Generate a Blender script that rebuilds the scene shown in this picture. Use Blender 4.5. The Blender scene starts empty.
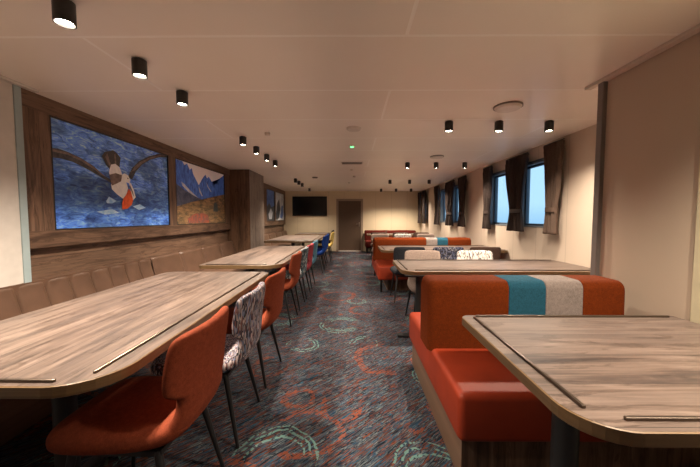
import bpy, bmesh, math, random
from mathutils import Vector, Matrix
random.seed(7)
PI = math.pi
scene = bpy.context.scene
COL = scene.collection

# ------------------------------------------------------------------ node helpers
def new_mat(name):
    m = bpy.data.materials.new(name); m.use_nodes = True
    nt = m.node_tree; nt.nodes.clear()
    out = nt.nodes.new('ShaderNodeOutputMaterial')
    b = nt.nodes.new('ShaderNodeBsdfPrincipled')
    nt.links.new(b.outputs[0], out.inputs[0])
    return m, nt, b

def N(nt, t, **kw):
    n = nt.nodes.new(t)
    for k, v in kw.items():
        setattr(n, k, v)
    return n

def setin(n, **kw):
    for k, v in kw.items():
        n.inputs[k].default_value = v

def math_node(nt, op, a, b=None, c=None):
    n = nt.nodes.new('ShaderNodeMath'); n.operation = op
    for i, v in enumerate((a, b, c)):
        if v is None: continue
        if isinstance(v, (int, float)): n.inputs[i].default_value = v
        else: nt.links.new(v, n.inputs[i])
    return n.outputs[0]

def coords(nt, scale=(1, 1, 1), rot=(0, 0, 0), rnd=False, loc=(0, 0, 0)):
    tc = nt.nodes.new('ShaderNodeTexCoord')
    mp = nt.nodes.new('ShaderNodeMapping')
    mp.inputs['Scale'].default_value = scale
    mp.inputs['Rotation'].default_value = rot
    mp.inputs['Location'].default_value = loc
    src = tc.outputs['Object']
    if rnd:
        oi = nt.nodes.new('ShaderNodeObjectInfo')
        ad = nt.nodes.new('ShaderNodeVectorMath'); ad.operation = 'MULTIPLY_ADD'
        cb = nt.nodes.new('ShaderNodeCombineXYZ')
        for i in range(3): nt.links.new(oi.outputs['Random'], cb.inputs[i])
        nt.links.new(cb.outputs[0], ad.inputs[0]); ad.inputs[1].default_value = (7.3, 5.1, 3.3)
        nt.links.new(src, ad.inputs[2]); src = ad.outputs[0]
    nt.links.new(src, mp.inputs[0])
    return mp.outputs[0]

def noise(nt, vec, scale=5, detail=4, rough=.55, dist=0):
    n = nt.nodes.new('ShaderNodeTexNoise')
    n.inputs['Scale'].default_value = scale; n.inputs['Detail'].default_value = detail
    n.inputs['Roughness'].default_value = rough; n.inputs['Distortion'].default_value = dist
    nt.links.new(vec, n.inputs['Vector'])
    return n

def ramp(nt, fac, stops, interp='LINEAR'):
    r = nt.nodes.new('ShaderNodeValToRGB'); cr = r.color_ramp; cr.interpolation = interp
    while len(cr.elements) > 1: cr.elements.remove(cr.elements[-1])
    cr.elements[0].position = stops[0][0]; cr.elements[0].color = (*stops[0][1], 1)
    for p, c in stops[1:]:
        e = cr.elements.new(p); e.color = (*c, 1)
    nt.links.new(fac, r.inputs[0])
    return r.outputs[0]

def mix(nt, fac, a, b, mode='MIX'):
    n = nt.nodes.new('ShaderNodeMix'); n.data_type = 'RGBA'; n.blend_type = mode
    if isinstance(fac, (int, float)): n.inputs[0].default_value = fac
    else: nt.links.new(fac, n.inputs[0])
    for i, v in ((6, a), (7, b)):
        if isinstance(v, tuple): n.inputs[i].default_value = (*v, 1)
        else: nt.links.new(v, n.inputs[i])
    return n.outputs[2]

def bump(nt, b, h, strength=.3, dist=.01):
    n = nt.nodes.new('ShaderNodeBump'); n.inputs['Strength'].default_value = strength
    n.inputs['Distance'].default_value = dist
    nt.links.new(h, n.inputs['Height']); nt.links.new(n.outputs[0], b.inputs['Normal'])

def plain(name, col, rough=.5, metal=0, spec=.5):
    m, nt, b = new_mat(name)
    nz = noise(nt, coords(nt), 14, 3)
    c = mix(nt, .12, col, (col[0] * .8, col[1] * .8, col[2] * .8))
    nt.links.new(nz.outputs[0], c.node.inputs[0])
    nt.links.new(c, b.inputs['Base Color'])
    b.inputs['Roughness'].default_value = rough; b.inputs['Metallic'].default_value = metal
    b.inputs['Specular IOR Level'].default_value = spec
    return m

def wood(name, along, across, cols, plank=.13, rough=.42, joint=True, rnd=True, streak=1.0, spec=.4):
    """along/across are axis numbers of the object's own space"""
    m, nt, b = new_mat(name)
    v = coords(nt, rnd=rnd)
    sp = N(nt, 'ShaderNodeSeparateXYZ'); nt.links.new(v, sp.inputs[0])
    ac, al = sp.outputs[across], sp.outputs[along]
    row = math_node(nt, 'FLOOR', math_node(nt, 'DIVIDE', ac, plank))
    wn = N(nt, 'ShaderNodeTexWhiteNoise'); wn.noise_dimensions = '1D'
    nt.links.new(row, wn.inputs['W'])
    sh = math_node(nt, 'MULTIPLY_ADD', wn.outputs[0], 9.0, al)
    cb = N(nt, 'ShaderNodeCombineXYZ')
    nt.links.new(sh, cb.inputs[0]); nt.links.new(ac, cb.inputs[1])
    m1 = N(nt, 'ShaderNodeMapping'); m1.inputs['Scale'].default_value = (1.6, 15, 1); nt.links.new(cb.outputs[0], m1.inputs[0])
    m2 = N(nt, 'ShaderNodeMapping'); m2.inputs['Scale'].default_value = (3, 95, 1); nt.links.new(cb.outputs[0], m2.inputs[0])
    m3 = N(nt, 'ShaderNodeMapping'); m3.inputs['Scale'].default_value = (1.1, 7.5, 1); nt.links.new(cb.outputs[0], m3.inputs[0])
    n1 = noise(nt, m1.outputs[0], 1.0, 6, .62, .9)
    n2 = noise(nt, m2.outputs[0], 1.0, 4, .6, .2)
    n3 = noise(nt, m3.outputs[0], 1.6, 5, .6, 1.6)
    base = ramp(nt, n1.outputs[0], [(.30, cols[0]), (.44, cols[1]), (.56, cols[2]), (.68, cols[3])])
    tint = mix(nt, .0, base, cols[3]); nt.links.new(math_node(nt, 'MULTIPLY', wn.outputs[0], .55), tint.node.inputs[0])
    fine = ramp(nt, n2.outputs[0], [(.3, (.62, .6, .58)), (.6, (1, 1, 1))])
    c = mix(nt, .75 * streak, tint, fine, 'MULTIPLY')
    dark = ramp(nt, n3.outputs[0], [(.535, (1, 1, 1)), (.585, (.34, .29, .27)), (.62, (.85, .82, .80)), (.66, (.40, .36, .34)), (.70, (.95, .92, .90))])
    c = mix(nt, .7 * streak, c, dark, 'MULTIPLY')
    if joint:
        fr = math_node(nt, 'FRACT', math_node(nt, 'DIVIDE', ac, plank))
        j = math_node(nt, 'LESS_THAN', math_node(nt, 'ABSOLUTE', math_node(nt, 'SUBTRACT', fr, .5)), .492)
        c2 = mix(nt, .0, (cols[0][0] * .8, cols[0][1] * .8, cols[0][2] * .8), c)
        nt.links.new(j, c2.node.inputs[0]); c = c2
    nt.links.new(c, b.inputs['Base Color'])
    b.inputs['Roughness'].default_value = rough; b.inputs['Specular IOR Level'].default_value = spec
    bump(nt, b, n2.outputs[0], .12, .002)
    return m

def fabric(name, col, rough=.9, weave=420, var=.5):
    m, nt, b = new_mat(name)
    v = coords(nt)
    nz = noise(nt, v, weave, 2, .6); n2 = noise(nt, v, 60, 3, .6)
    lo = tuple(x * (1 - var) for x in col); hi = tuple(min(1, x * (1 + var * .6)) for x in col)
    c = ramp(nt, nz.outputs[0], [(.3, lo), (.7, hi)])
    c = mix(nt, .35, c, ramp(nt, n2.outputs[0], [(.3, lo), (.7, hi)]))
    nt.links.new(c, b.inputs['Base Color']); b.inputs['Roughness'].default_value = rough
    b.inputs['Specular IOR Level'].default_value = .12
    bump(nt, b, nz.outputs[0], .25, .002)
    return m

def leather(name, col, rough=.45):
    m, nt, b = new_mat(name)
    v = coords(nt); nz = noise(nt, v, 160, 3, .5); n2 = noise(nt, v, 6, 3, .5)
    c = ramp(nt, n2.outputs[0], [(.3, tuple(x * .85 for x in col)), (.7, tuple(min(1, x * 1.1) for x in col))])
    nt.links.new(c, b.inputs['Base Color']); b.inputs['Roughness'].default_value = rough
    b.inputs['Specular IOR Level'].default_value = .35
    bump(nt, b, nz.outputs[0], .12, .001)
    return m

def dash_fabric(name, cols, scale=(44, 44, 8)):
    """irregular upright dashes woven in several colours"""
    m, nt, b = new_mat(name)
    v = coords(nt, scale=scale)
    dn = noise(nt, v, 1.3, 2, .5)
    ad = N(nt, 'ShaderNodeVectorMath'); ad.operation = 'MULTIPLY_ADD'
    nt.links.new(dn.outputs[1], ad.inputs[0]); ad.inputs[1].default_value = (.4, .4, .4); nt.links.new(v, ad.inputs[2])
    vo = N(nt, 'ShaderNodeTexVoronoi'); vo.inputs['Scale'].default_value = 3.6; nt.links.new(ad.outputs[0], vo.inputs['Vector'])
    sp = N(nt, 'ShaderNodeSeparateColor'); nt.links.new(vo.outputs['Color'], sp.inputs[0])
    k = len(cols)
    c = ramp(nt, sp.outputs[0], [(i / k, cc) for i, cc in enumerate(cols)], 'CONSTANT')
    nt.links.new(c, b.inputs['Base Color']); b.inputs['Roughness'].default_value = .9
    return m

def emit(name, col, strength):
    m, nt, b = new_mat(name)
    b.inputs['Base Color'].default_value = (*col, 1)
    b.inputs['Emission Color'].default_value = (*col, 1); b.inputs['Emission Strength'].default_value = strength
    return m

# ------------------------------------------------------------------ materials
OAK = [(.045, .036, .034), (.085, .062, .053), (.138, .101, .083), (.205, .156, .132)]
DARKOAK = [(.045, .025, .017), (.10, .058, .038), (.16, .095, .062), (.225, .14, .095)]
BOXOAK = [(.05, .027, .016), (.085, .045, .027), (.125, .068, .04), (.16, .09, .055)]
M = {}
M['table_long_x'] = wood('oak_tabletop', 0, 1, OAK, .21, .38)
M['table_edge'] = wood('edge_band_oak', 0, 2, [(.13, .08, .038), (.17, .105, .05), (.20, .125, .06), (.23, .145, .075)], .5, .4, False, True, .4)
M['wall_oak_y'] = wood('wall_oak_horizontal', 1, 2, DARKOAK, .24, .5, True, False)
M['wall_oak_z'] = wood('wall_oak_vertical', 2, 1, DARKOAK, .19, .5, True, False)
M['box_oak_z'] = wood('box_oak_vertical', 2, 0, BOXOAK, .2, .5, True, False)
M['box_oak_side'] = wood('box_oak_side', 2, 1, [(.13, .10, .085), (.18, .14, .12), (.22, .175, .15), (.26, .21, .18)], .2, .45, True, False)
M['plinth'] = wood('plinth_oak', 2, 0, DARKOAK, .3, .5, False)
M['steel'] = plain('brushed_steel', (.42, .38, .34), .28, 1)
M['rail'] = plain('rail_metal', (.17, .135, .11), .3, .9)
M['black'] = plain('black_metal', (.012, .012, .013), .45)
M['lamp_black'] = plain('lamp_black', (.018, .017, .017), .4)
M['cream'] = plain('cream_lining', (.60, .57, .54), .55)
M['trim_cream'] = plain('trim_cream', (.72, .63, .55), .5)
M['joint_yellow'] = plain('pale_yellow_panel', (.66,.60,.42), .5)
M['channel_grey'] = plain('grey_channel', (.20, .18, .17), .45)
M['channel_blue'] = plain('bluish_channel', (.33, .42, .45), .45)
M['terracotta'] = fabric('terracotta_fabric', (.215, .046, .021))
M['rust'] = fabric('rust_fabric', (.14, .024, .003), .9, 260)
M['teal_fab'] = fabric('teal_fabric', (.018, .085, .135), .9, 260)
M['beige_fab'] = fabric('beige_fabric', (.24, .20, .185), .9, 260)
M['orange_vinyl'] = leather('orange_vinyl', (.285, .033, .010), .55)
M['tan_vinyl'] = leather('tan_vinyl', (.105, .060, .040), .38)
M['red_fab'] = fabric('dark_red_fabric', (.09, .012, .008), .9, 300)
M['pink_fab'] = fabric('pink_fabric', (.33,.06,.075))
M['blue_fab'] = fabric('blue_fabric', (.015,.06,.30))
M['lightteal_fab'] = fabric('grey_teal_fabric', (.10, .22, .30))
M['navy_fab'] = fabric('slate_fabric', (.035, .037, .045))
M['yellow_fab'] = fabric('mustard_fabric', (.62, .45, .14))
M['chairbeige'] = fabric('taupe_fabric', (.28, .215, .185))
M['brown_fab'] = fabric('brown_fabric', (.075, .045, .035))
M['dash'] = dash_fabric('dash_fabric', [(.03, .03, .05), (.23, .20, .21), (.04, .03, .05), (.14, .06, .06), (.31, .29, .30), (.02, .02, .03), (.16, .19, .3), (.45, .36, .36)])
M['dash_teal'] = dash_fabric('dash_teal_fabric', [(.03, .05, .06), (.12, .2, .24), (.03, .04, .05), (.5, .5, .5), (.05, .09, .11), (.02, .03, .04)])
M['dash_navy'] = dash_fabric('dash_navy_fabric', [(.03, .03, .05), (.06, .07, .13), (.02, .02, .03), (.14, .15, .24), (.02, .02, .03), (.30, .28, .3)], (20, 20, 14))
M['zig'] = dash_fabric('zigzag_fabric', [(.55, .52, .50), (.10, .08, .08), (.58, .55, .52), (.5, .47, .45), (.12, .11, .11), (.6, .58, .55)], (34, 34, 7))
M['lens'] = emit('lamp_lens', (1, .86, .66), 30)
M['green_led'] = emit('green_led', (.15, 1, .35), 1.2)
M['vent'] = plain('vent_grey', (.22, .20, .18), .5)
M['white_plastic'] = plain('white_plastic', (.78, .72, .66), .4)
M['screen'] = plain('screen_black', (.006, .007, .008), .18)
M['door'] = plain('door_brown', (.105, .065, .042), .5)
M['frame_brown'] = plain('door_frame', (.33, .25, .19), .5)
M['curtain_brown'] = fabric('curtain_brown', (.105, .072, .056), .85, 250)
M['curtain_dark'] = fabric('curtain_dark', (.05, .036, .032), .85, 250)
M['reveal'] = plain('window_reveal', (.20, .22, .24), .5)
M['winframe'] = plain('window_frame', (.07, .09, .12), .4)

# ceiling: large metal panels laid like bricks, pale joints
def ceiling_mat():
    m, nt, b = new_mat('ceiling_panels')
    v = coords(nt)
    sp = N(nt, 'ShaderNodeSeparateXYZ'); nt.links.new(v, sp.inputs[0])
    yy = math_node(nt, 'DIVIDE', math_node(nt, 'SUBTRACT', sp.outputs[1], 1.71 - 7.1), .71)
    row = math_node(nt, 'FLOOR', yy); fy = math_node(nt, 'FRACT', yy)
    par = math_node(nt, 'MODULO', row, 2.0)
    xx = math_node(nt, 'DIVIDE', math_node(nt, 'ADD', math_node(nt, 'ADD', sp.outputs[0], 10.5 + .0), math_node(nt, 'MULTIPLY', math_node(nt, 'SUBTRACT', 1, par), -1.8)), 3.6)
    fx = math_node(nt, 'FRACT', xx)
    dy = math_node(nt, 'MULTIPLY', math_node(nt, 'SUBTRACT', .5, math_node(nt, 'ABSOLUTE', math_node(nt, 'SUBTRACT', fy, .5))), .71)
    dx = math_node(nt, 'MULTIPLY', math_node(nt, 'SUBTRACT', .5, math_node(nt, 'ABSOLUTE', math_node(nt, 'SUBTRACT', fx, .5))), 3.6)
    d = math_node(nt, 'MINIMUM', dx, dy)
    j = math_node(nt, 'LESS_THAN', d, .010)
    nz = noise(nt, v, 1.5, 3)
    base = ramp(nt, nz.outputs[0], [(.3, (.88, .815, .745)), (.7, (.91, .845, .775))])
    c = mix(nt, 0.0, base, (.99, .95, .90)); nt.links.new(j, c.node.inputs[0])
    nt.links.new(c, b.inputs['Base Color'])
    b.inputs['Roughness'].default_value = .36; b.inputs['Specular IOR Level'].default_value = .9
    r = N(nt, 'ShaderNodeMapRange'); nt.links.new(d, r.inputs[0])
    r.inputs[1].default_value = 0; r.inputs[2].default_value = .02; r.inputs[3].default_value = 0; r.inputs[4].default_value = 1
    bump(nt, b, r.outputs[0], .35, .004)
    return m
M['ceiling'] = ceiling_mat()

def wall_mat(name, col, axis, pitch, off=0.0, rough=.45):
    m, nt, b = new_mat(name)
    v = coords(nt); sp = N(nt, 'ShaderNodeSeparateXYZ'); nt.links.new(v, sp.inputs[0])
    f = math_node(nt, 'FRACT', math_node(nt, 'DIVIDE', math_node(nt, 'ADD', sp.outputs[axis], 20 + off), pitch))
    j = math_node(nt, 'LESS_THAN', f, .009 / pitch)
    nz = noise(nt, v, 2.2, 3)
    base = ramp(nt, nz.outputs[0], [(.3, tuple(x * .96 for x in col)), (.7, col)])
    c = mix(nt, 0.0, base, tuple(x * .72 for x in col)); nt.links.new(j, c.node.inputs[0])
    nt.links.new(c, b.inputs['Base Color']); b.inputs['Roughness'].default_value = rough
    b.inputs['Specular IOR Level'].default_value = .4
    return m
M['wall_cream_y'] = wall_mat('cream_wall_windows', (.57, .475, .39), 1, .6, .32)
M['wall_cream_x'] = wall_mat('cream_wall_far', (.68, .57, .40), 0, .6, .1)
M['wall_near'] = wall_mat('cream_wall_near', (.53, .435, .345), 1, 3.0, 1.0)

def carpet_mat():
    m, nt, b = new_mat('patterned_carpet')
    tc = N(nt, 'ShaderNodeTexCoord'); P = tc.outputs['Object']
    # diagonal streaks
    rot = N(nt, 'ShaderNodeMapping'); rot.inputs['Rotation'].default_value = (0, 0, -math.radians(42)); nt.links.new(P, rot.inputs[0])
    s1 = N(nt, 'ShaderNodeMapping'); s1.inputs['Scale'].default_value = (3.6, 36, 1); nt.links.new(rot.outputs[0], s1.inputs[0])
    s2 = N(nt, 'ShaderNodeMapping'); s2.inputs['Scale'].default_value = (7, 70, 1); s2.inputs['Location'].default_value = (5, 3, 0); nt.links.new(rot.outputs[0], s2.inputs[0])
    n1 = noise(nt, s1.outputs[0], 1.0, 3, .65, .3); n2 = noise(nt, s2.outputs[0], 1.0, 2, .6)
    c = ramp(nt, n1.outputs[0], [(.0, (.010, .014, .022)), (.36, (.025, .085, .14)), (.41, (.15, .048, .028)), (.455, (.014, .022, .036)), (.51, (.12, .14, .15)), (.545, (.022, .055, .10)), (.59, (.13, .045, .028)), (.63, (.018, .028, .04)), (.66, (.15, .18, .19)), (.71, (.02, .035, .06))], 'CONSTANT')
    c = mix(nt, .75, c, ramp(nt, n2.outputs[0], [(.35, (.17, .17, .20)), (.6, (.85, .85, .83))]), 'MULTIPLY')
    # wobbling coordinates for rings
    wob = noise(nt, P, 3.2, 2, .5)
    wv = N(nt, 'ShaderNodeVectorMath'); wv.operation = 'MULTIPLY_ADD'; nt.links.new(wob.outputs[1], wv.inputs[0]); wv.inputs[1].default_value = (.30, .30, 0); nt.links.new(P, wv.inputs[2])
    hi = noise(nt, P, 55, 2, .6)
    def ring(scale, off, r0, r1, seed):
        mp = N(nt, 'ShaderNodeMapping'); mp.inputs['Location'].default_value = off; nt.links.new(wv.outputs[0], mp.inputs[0])
        fl = N(nt, 'ShaderNodeVectorMath'); fl.operation = 'MULTIPLY'; fl.inputs[1].default_value = (1, 1, 0); nt.links.new(mp.outputs[0], fl.inputs[0])
        vo = N(nt, 'ShaderNodeTexVoronoi'); vo.voronoi_dimensions = '2D'; vo.inputs['Scale'].default_value = scale; vo.inputs['Randomness'].default_value = 1.0
        nt.links.new(fl.outputs[0], vo.inputs['Vector'])
        a = math_node(nt, 'GREATER_THAN', vo.outputs['Distance'], r0); bb = math_node(nt, 'LESS_THAN', vo.outputs['Distance'], r1)
        return math_node(nt, 'MULTIPLY', a, bb), vo
    # rings repeat with the carpet's own pattern length
    d3 = N(nt, 'ShaderNodeVectorMath'); d3.operation = 'MULTIPLY_ADD'; nt.links.new(wob.outputs[1], d3.inputs[0]); d3.inputs[1].default_value = (.16, .16, 0); nt.links.new(P, d3.inputs[2])
    sp = N(nt, 'ShaderNodeSeparateXYZ'); nt.links.new(d3.outputs[0], sp.inputs[0])
    vy = math_node(nt, 'DIVIDE', math_node(nt, 'SUBTRACT', sp.outputs[1], 1.1 + .08), 2.2); ry = math_node(nt, 'FLOOR', vy)
    ty = math_node(nt, 'MULTIPLY', math_node(nt, 'SUBTRACT', vy, ry), 2.2)
    vx = math_node(nt, 'DIVIDE', math_node(nt, 'ADD', math_node(nt, 'ADD', sp.outputs[0], .95 - .08), math_node(nt, 'MULTIPLY', ry, .55)), 1.9)
    tx = math_node(nt, 'MULTIPLY', math_node(nt, 'FRACT', vx), 1.9)
    def circ(cx, cy, r, w):
        dx = math_node(nt, 'SUBTRACT', tx, cx + .95); dy = math_node(nt, 'SUBTRACT', ty, cy - 1.1)
        q = math_node(nt, 'SQRT', math_node(nt, 'ADD', math_node(nt, 'MULTIPLY', dx, dx), math_node(nt, 'MULTIPLY', dy, dy)))
        return math_node(nt, 'LESS_THAN', math_node(nt, 'ABSOLUTE', math_node(nt, 'SUBTRACT', q, r)), w)
    brk = noise(nt, P, 38, 2, .7)
    g1 = None
    for a in ((-.38, 2.08, .105, .022), (-.06, 2.0, .135, .018), (-.27, 1.75, .19, .022), (.32, 2.72, .27, .035), (-.72, 2.55, .16, .02), (.70, 1.95, .18, .022), (.40, 1.76, .0, .035), (-.62, 1.42, .12, .02)):
        g = circ(*a); g1 = g if g1 is None else math_node(nt, 'MAXIMUM', g1, g)
    g1 = math_node(nt, 'MULTIPLY', g1, math_node(nt, 'GREATER_THAN', brk.outputs[0], .45))
    stk = math_node(nt, 'GREATER_THAN', n2.outputs[0], .46)
    part_ = noise(nt, P, 2.6, 1, .5)
    g1 = math_node(nt, 'MULTIPLY', math_node(nt, 'MULTIPLY', g1, stk), math_node(nt, 'GREATER_THAN', part_.outputs[0], .42))
    c = mix(nt, 0.0, c, (.17, .045, .022)); nt.links.new(math_node(nt, 'MULTIPLY', g1, .85), c.node.inputs[0])
    g2 = None
    for a in ((-.42, 1.55, .17, .007), (-.42, 1.55, .205, .007), (-.42, 1.55, .235, .006), (.42, 1.40, .18, .007), (.42, 1.40, .215, .007), (.42, 1.40, .25, .006), (-.50, 3.0, .13, .008), (-.50, 3.0, .17, .007), (.12, 3.05, .10, .007), (.12, 3.05, .14, .007), (.62, 2.4, .12, .007), (.62, 2.4, .15, .006)):
        g = circ(*a); g2 = g if g2 is None else math_node(nt, 'MAXIMUM', g2, g)
    fine = N(nt, 'ShaderNodeMapping'); fine.inputs['Scale'].default_value = (48, 48, 1); nt.links.new(P, fine.inputs[0])
    dsh = noise(nt, fine.outputs[0], 1.0, 0, .5)
    g2 = math_node(nt, 'MULTIPLY', g2, math_node(nt, 'GREATER_THAN', dsh.outputs[0], .44))
    g2 = math_node(nt, 'MULTIPLY', g2, math_node(nt, 'LESS_THAN', part_.outputs[0], .58))
    c = mix(nt, 0.0, c, (.11, .22, .20)); nt.links.new(math_node(nt, 'MULTIPLY', g2, .8), c.node.inputs[0])
    # rust blots
    bl = noise(nt, P, 7, 2, .5)
    g = math_node(nt, 'MULTIPLY', math_node(nt, 'GREATER_THAN', bl.outputs[0], .73), math_node(nt, 'GREATER_THAN', hi.outputs[0], .45))
    c = mix(nt, 0.0, c, (.13, .04, .024)); nt.links.new(g, c.node.inputs[0])
    nt.links.new(c, b.inputs['Base Color']); b.inputs['Roughness'].default_value = .95
    b.inputs['Specular IOR Level'].default_value = .15
    bump(nt, b, hi.outputs[0], .3, .003)
    return m
M['carpet'] = carpet_mat()

def sea_mat():
    m, nt, b = new_mat('print_sea')
    v = coords(nt, scale=(1, 2.2, 7)); n1 = noise(nt, v, 3.2, 7, .68, 1.4)
    v2 = coords(nt, scale=(1, 1.2, 1.6)); n2 = noise(nt, v2, 2.2, 3, .5)
    sp = N(nt, 'ShaderNodeSeparateXYZ'); nt.links.new(coords(nt), sp.inputs[0])
    c = ramp(nt, n1.outputs[0], [(.30, (.02, .06, .25)), (.44, (.08, .22, .75)), (.54, (.18, .40, 1.0)), (.63, (.42, .68, 1.0)), (.74, (.85, .95, 1.0))])
    dk = mix(nt, .6, c, ramp(nt, n2.outputs[0], [(.40, (.16, .20, .24)), (.52, (1, 1, 1))]), 'MULTIPLY')
    hz = math_node(nt, 'ADD', math_node(nt, 'MULTIPLY', math_node(nt, 'SUBTRACT', sp.outputs[2], 1.19), 1.0), math_node(nt, 'MULTIPLY', n2.outputs[0], .35))
    band = ramp(nt, hz, [(.16, (.85, 1.05, 1.25)), (.30, (.75, .95, 1.2)), (.42, (.30, .36, .42)), (.58, (.40, .48, .55)), (.70, (1.1, 1.1, 1.15)), (1.0, (1.35, 1.3, 1.25))])
    dk = mix(nt, .9, dk, band, 'MULTIPLY')
    nt.links.new(dk, b.inputs['Base Color']); b.inputs['Roughness'].default_value = .35
    return m
M['sea'] = sea_mat()
def print_mat(name, a, c2, scale=9, stretch=(1, 1, 1)):
    m, nt, b = new_mat(name)
    n1 = noise(nt, coords(nt, scale=stretch), scale, 6, .65, .5)
    c = ramp(nt, n1.outputs[0], [(.35, a), (.65, c2)])
    nt.links.new(c, b.inputs['Base Color']); b.inputs['Roughness'].default_value = .4
    return m
M['p_wing'] = print_mat('print_wing', (.02, .02, .03), (.10, .095, .11), 20)
M['p_tail'] = print_mat('print_tail', (.03, .028, .03), (.10, .09, .09), 40, (1, 8, 1))
M['p_white'] = print_mat('print_white', (.78, .78, .84), (.97, .97, .98), 14)
M['p_brown'] = print_mat('print_brown', (.12, .085, .08), (.27, .20, .18), 20)
M['p_orange'] = print_mat('print_orange', (.62, .06, .01), (.95, .16, .03), 16)
M['p_foam'] = print_mat('print_foam', (.25, .50, .85), (.6, .8, 1.0), 18)
M['p_dusk'] = print_mat('print_dusk', (.88, .90, 1.0), (1.0, .92, .97), 2)
M['p_peak'] = print_mat('print_peak', (.01, .07, .50), (.12, .32, 1.0), 9, (1, 3, 1))
M['p_mid'] = print_mat('print_slope', (.03, .05, .13), (.13, .15, .25), 9)
M['p_snow'] = print_mat('print_snow', (.45, .5, .62), (.75, .78, .85), 9)
M['p_valley'] = print_mat('print_valley', (.05, .05, .03), (.42, .25, .12), 7, (1, 1, 3))
M['p_red'] = print_mat('print_redrock', (.10, .10, .10), (.50, .10, .05), 16)
M['p_tree'] = print_mat('print_tree', (.02, .04, .06), (.07, .10, .10), 16)
M['p_blue'] = print_mat('print_blue', (.03, .08, .35), (.12, .25, .60), 5)
M['p_ice'] = print_mat('print_ice', (.35, .45, .58), (.85, .88, .92), 6)
M['p_dark'] = print_mat('print_dark', (.02, .025, .035), (.08, .1, .13), 10)

def glass_mat():
    m = bpy.data.materials.new('window_glass'); m.use_nodes = True
    nt = m.node_tree; nt.nodes.clear()
    out = nt.nodes.new('ShaderNodeOutputMaterial')
    tr = nt.nodes.new('ShaderNodeBsdfTransparent'); tr.inputs[0].default_value = (.82, .93, 1, 1)
    gl = nt.nodes.new('ShaderNodeBsdfGlossy'); gl.inputs['Roughness'].default_value = .03
    mx = nt.nodes.new('ShaderNodeMixShader'); mx.inputs[0].default_value = .06
    nt.links.new(tr.outputs[0], mx.inputs[1]); nt.links.new(gl.outputs[0], mx.inputs[2]); nt.links.new(mx.outputs[0], out.inputs[0])
    return m
M['glass'] = glass_mat()

# ------------------------------------------------------------------ object helpers
def link(name, bm, mats, parent=None, smooth=True, loc=(0, 0, 0), rz=0.0):
    me = bpy.data.meshes.new(name)
    bmesh.ops.recalc_face_normals(bm, faces=bm.faces)
    bm.to_mesh(me); bm.free()
    for mm in (mats if isinstance(mats, (list, tuple)) else [mats]): me.materials.append(mm)
    if smooth:
        for p in me.polygons: p.use_smooth = True
        me.set_sharp_from_angle(angle=math.radians(40))
    o = bpy.data.objects.new(name, me); COL.objects.link(o)
    o.location = loc; o.rotation_euler = (0, 0, rz)
    if parent: o.parent = parent
    return o

def tag(o, label, cat, group=None):
    o['label'] = label; o['category'] = cat
    if group: o['group'] = group
    return o

def thing(name, label, cat, loc=(0, 0, 0), rz=0.0, group=None):
    o = bpy.data.objects.new(name, None); COL.objects.link(o)
    o.empty_display_size = .1; o.location = loc; o.rotation_euler = (0, 0, rz)
    return tag(o, label, cat, group)

def struct(name, bm, mats, smooth=False, parent=None):
    o = link(name, bm, mats, parent, smooth)
    if not parent: o['kind'] = 'structure'
    return o

def box(bm, x0, x1, y0, y1, z0, z1, bev=0.0, seg=2, mi=0):
    r = bmesh.ops.create_cube(bm, size=1)
    vs = r['verts']
    for v in vs:
        v.co.x = x0 + (v.co.x + .5) * (x1 - x0); v.co.y = y0 + (v.co.y + .5) * (y1 - y0); v.co.z = z0 + (v.co.z + .5) * (z1 - z0)
    fs = set(f for v in vs for f in v.link_faces)
    for f in fs: f.material_index = mi
    if bev > 0:
        es = list(set(e for v in vs for e in v.link_edges))
        rr = bmesh.ops.bevel(bm, geom=es, offset=bev, segments=seg, profile=.5, affect='EDGES')
        for f in rr['faces']: f.material_index = mi
    return vs

def tube(bm, p0, p1, r0, r1, n=12, mi=0):
    p0, p1 = Vector(p0), Vector(p1); d = (p1 - p0)
    q = d.to_track_quat('Z', 'Y').to_matrix()
    a, b2 = [], []
    for i in range(n):
        t = 2 * PI * i / n; u = Vector((math.cos(t), math.sin(t), 0))
        a.append(bm.verts.new(p0 + q @ (u * r0))); b2.append(bm.verts.new(p1 + q @ (u * r1)))
    fs = [bm.faces.new((a[i], a[(i + 1) % n], b2[(i + 1) % n], b2[i])) for i in range(n)]
    fs.append(bm.faces.new(a[::-1])); fs.append(bm.faces.new(b2))
    for f in fs: f.material_index = mi

def lathe(bm, prof, n=28, mi=0, cx=0, cy=0):
    rings = []
    for r, z in prof:
        if r < 1e-6: rings.append([bm.verts.new((cx, cy, z))])
        else: rings.append([bm.verts.new((cx + r * math.cos(2 * PI * i / n), cy + r * math.sin(2 * PI * i / n), z)) for i in range(n)])
    for a, b2 in zip(rings, rings[1:]):
        for i in range(n):
            j = (i + 1) % n
            if len(a) == 1 and len(b2) == 1: continue
            if len(a) == 1: f = bm.faces.new((a[0], b2[j], b2[i]))
            elif len(b2) == 1: f = bm.faces.new((a[i], a[j], b2[0]))
            else: f = bm.faces.new((a[i], a[j], b2[j], b2[i]))
            f.material_index = mi

def loft(bm, rings, mi=0):
    vr = [[bm.verts.new(p) for p in r] for r in rings]
    n = len(vr[0])
    for a, b2 in zip(vr, vr[1:]):
        for i in range(n):
            f = bm.faces.new((a[i], a[(i + 1) % n], b2[(i + 1) % n], b2[i])); f.material_index = mi
    bm.faces.new(vr[0][::-1]).material_index = mi; bm.faces.new(vr[-1]).material_index = mi

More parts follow.
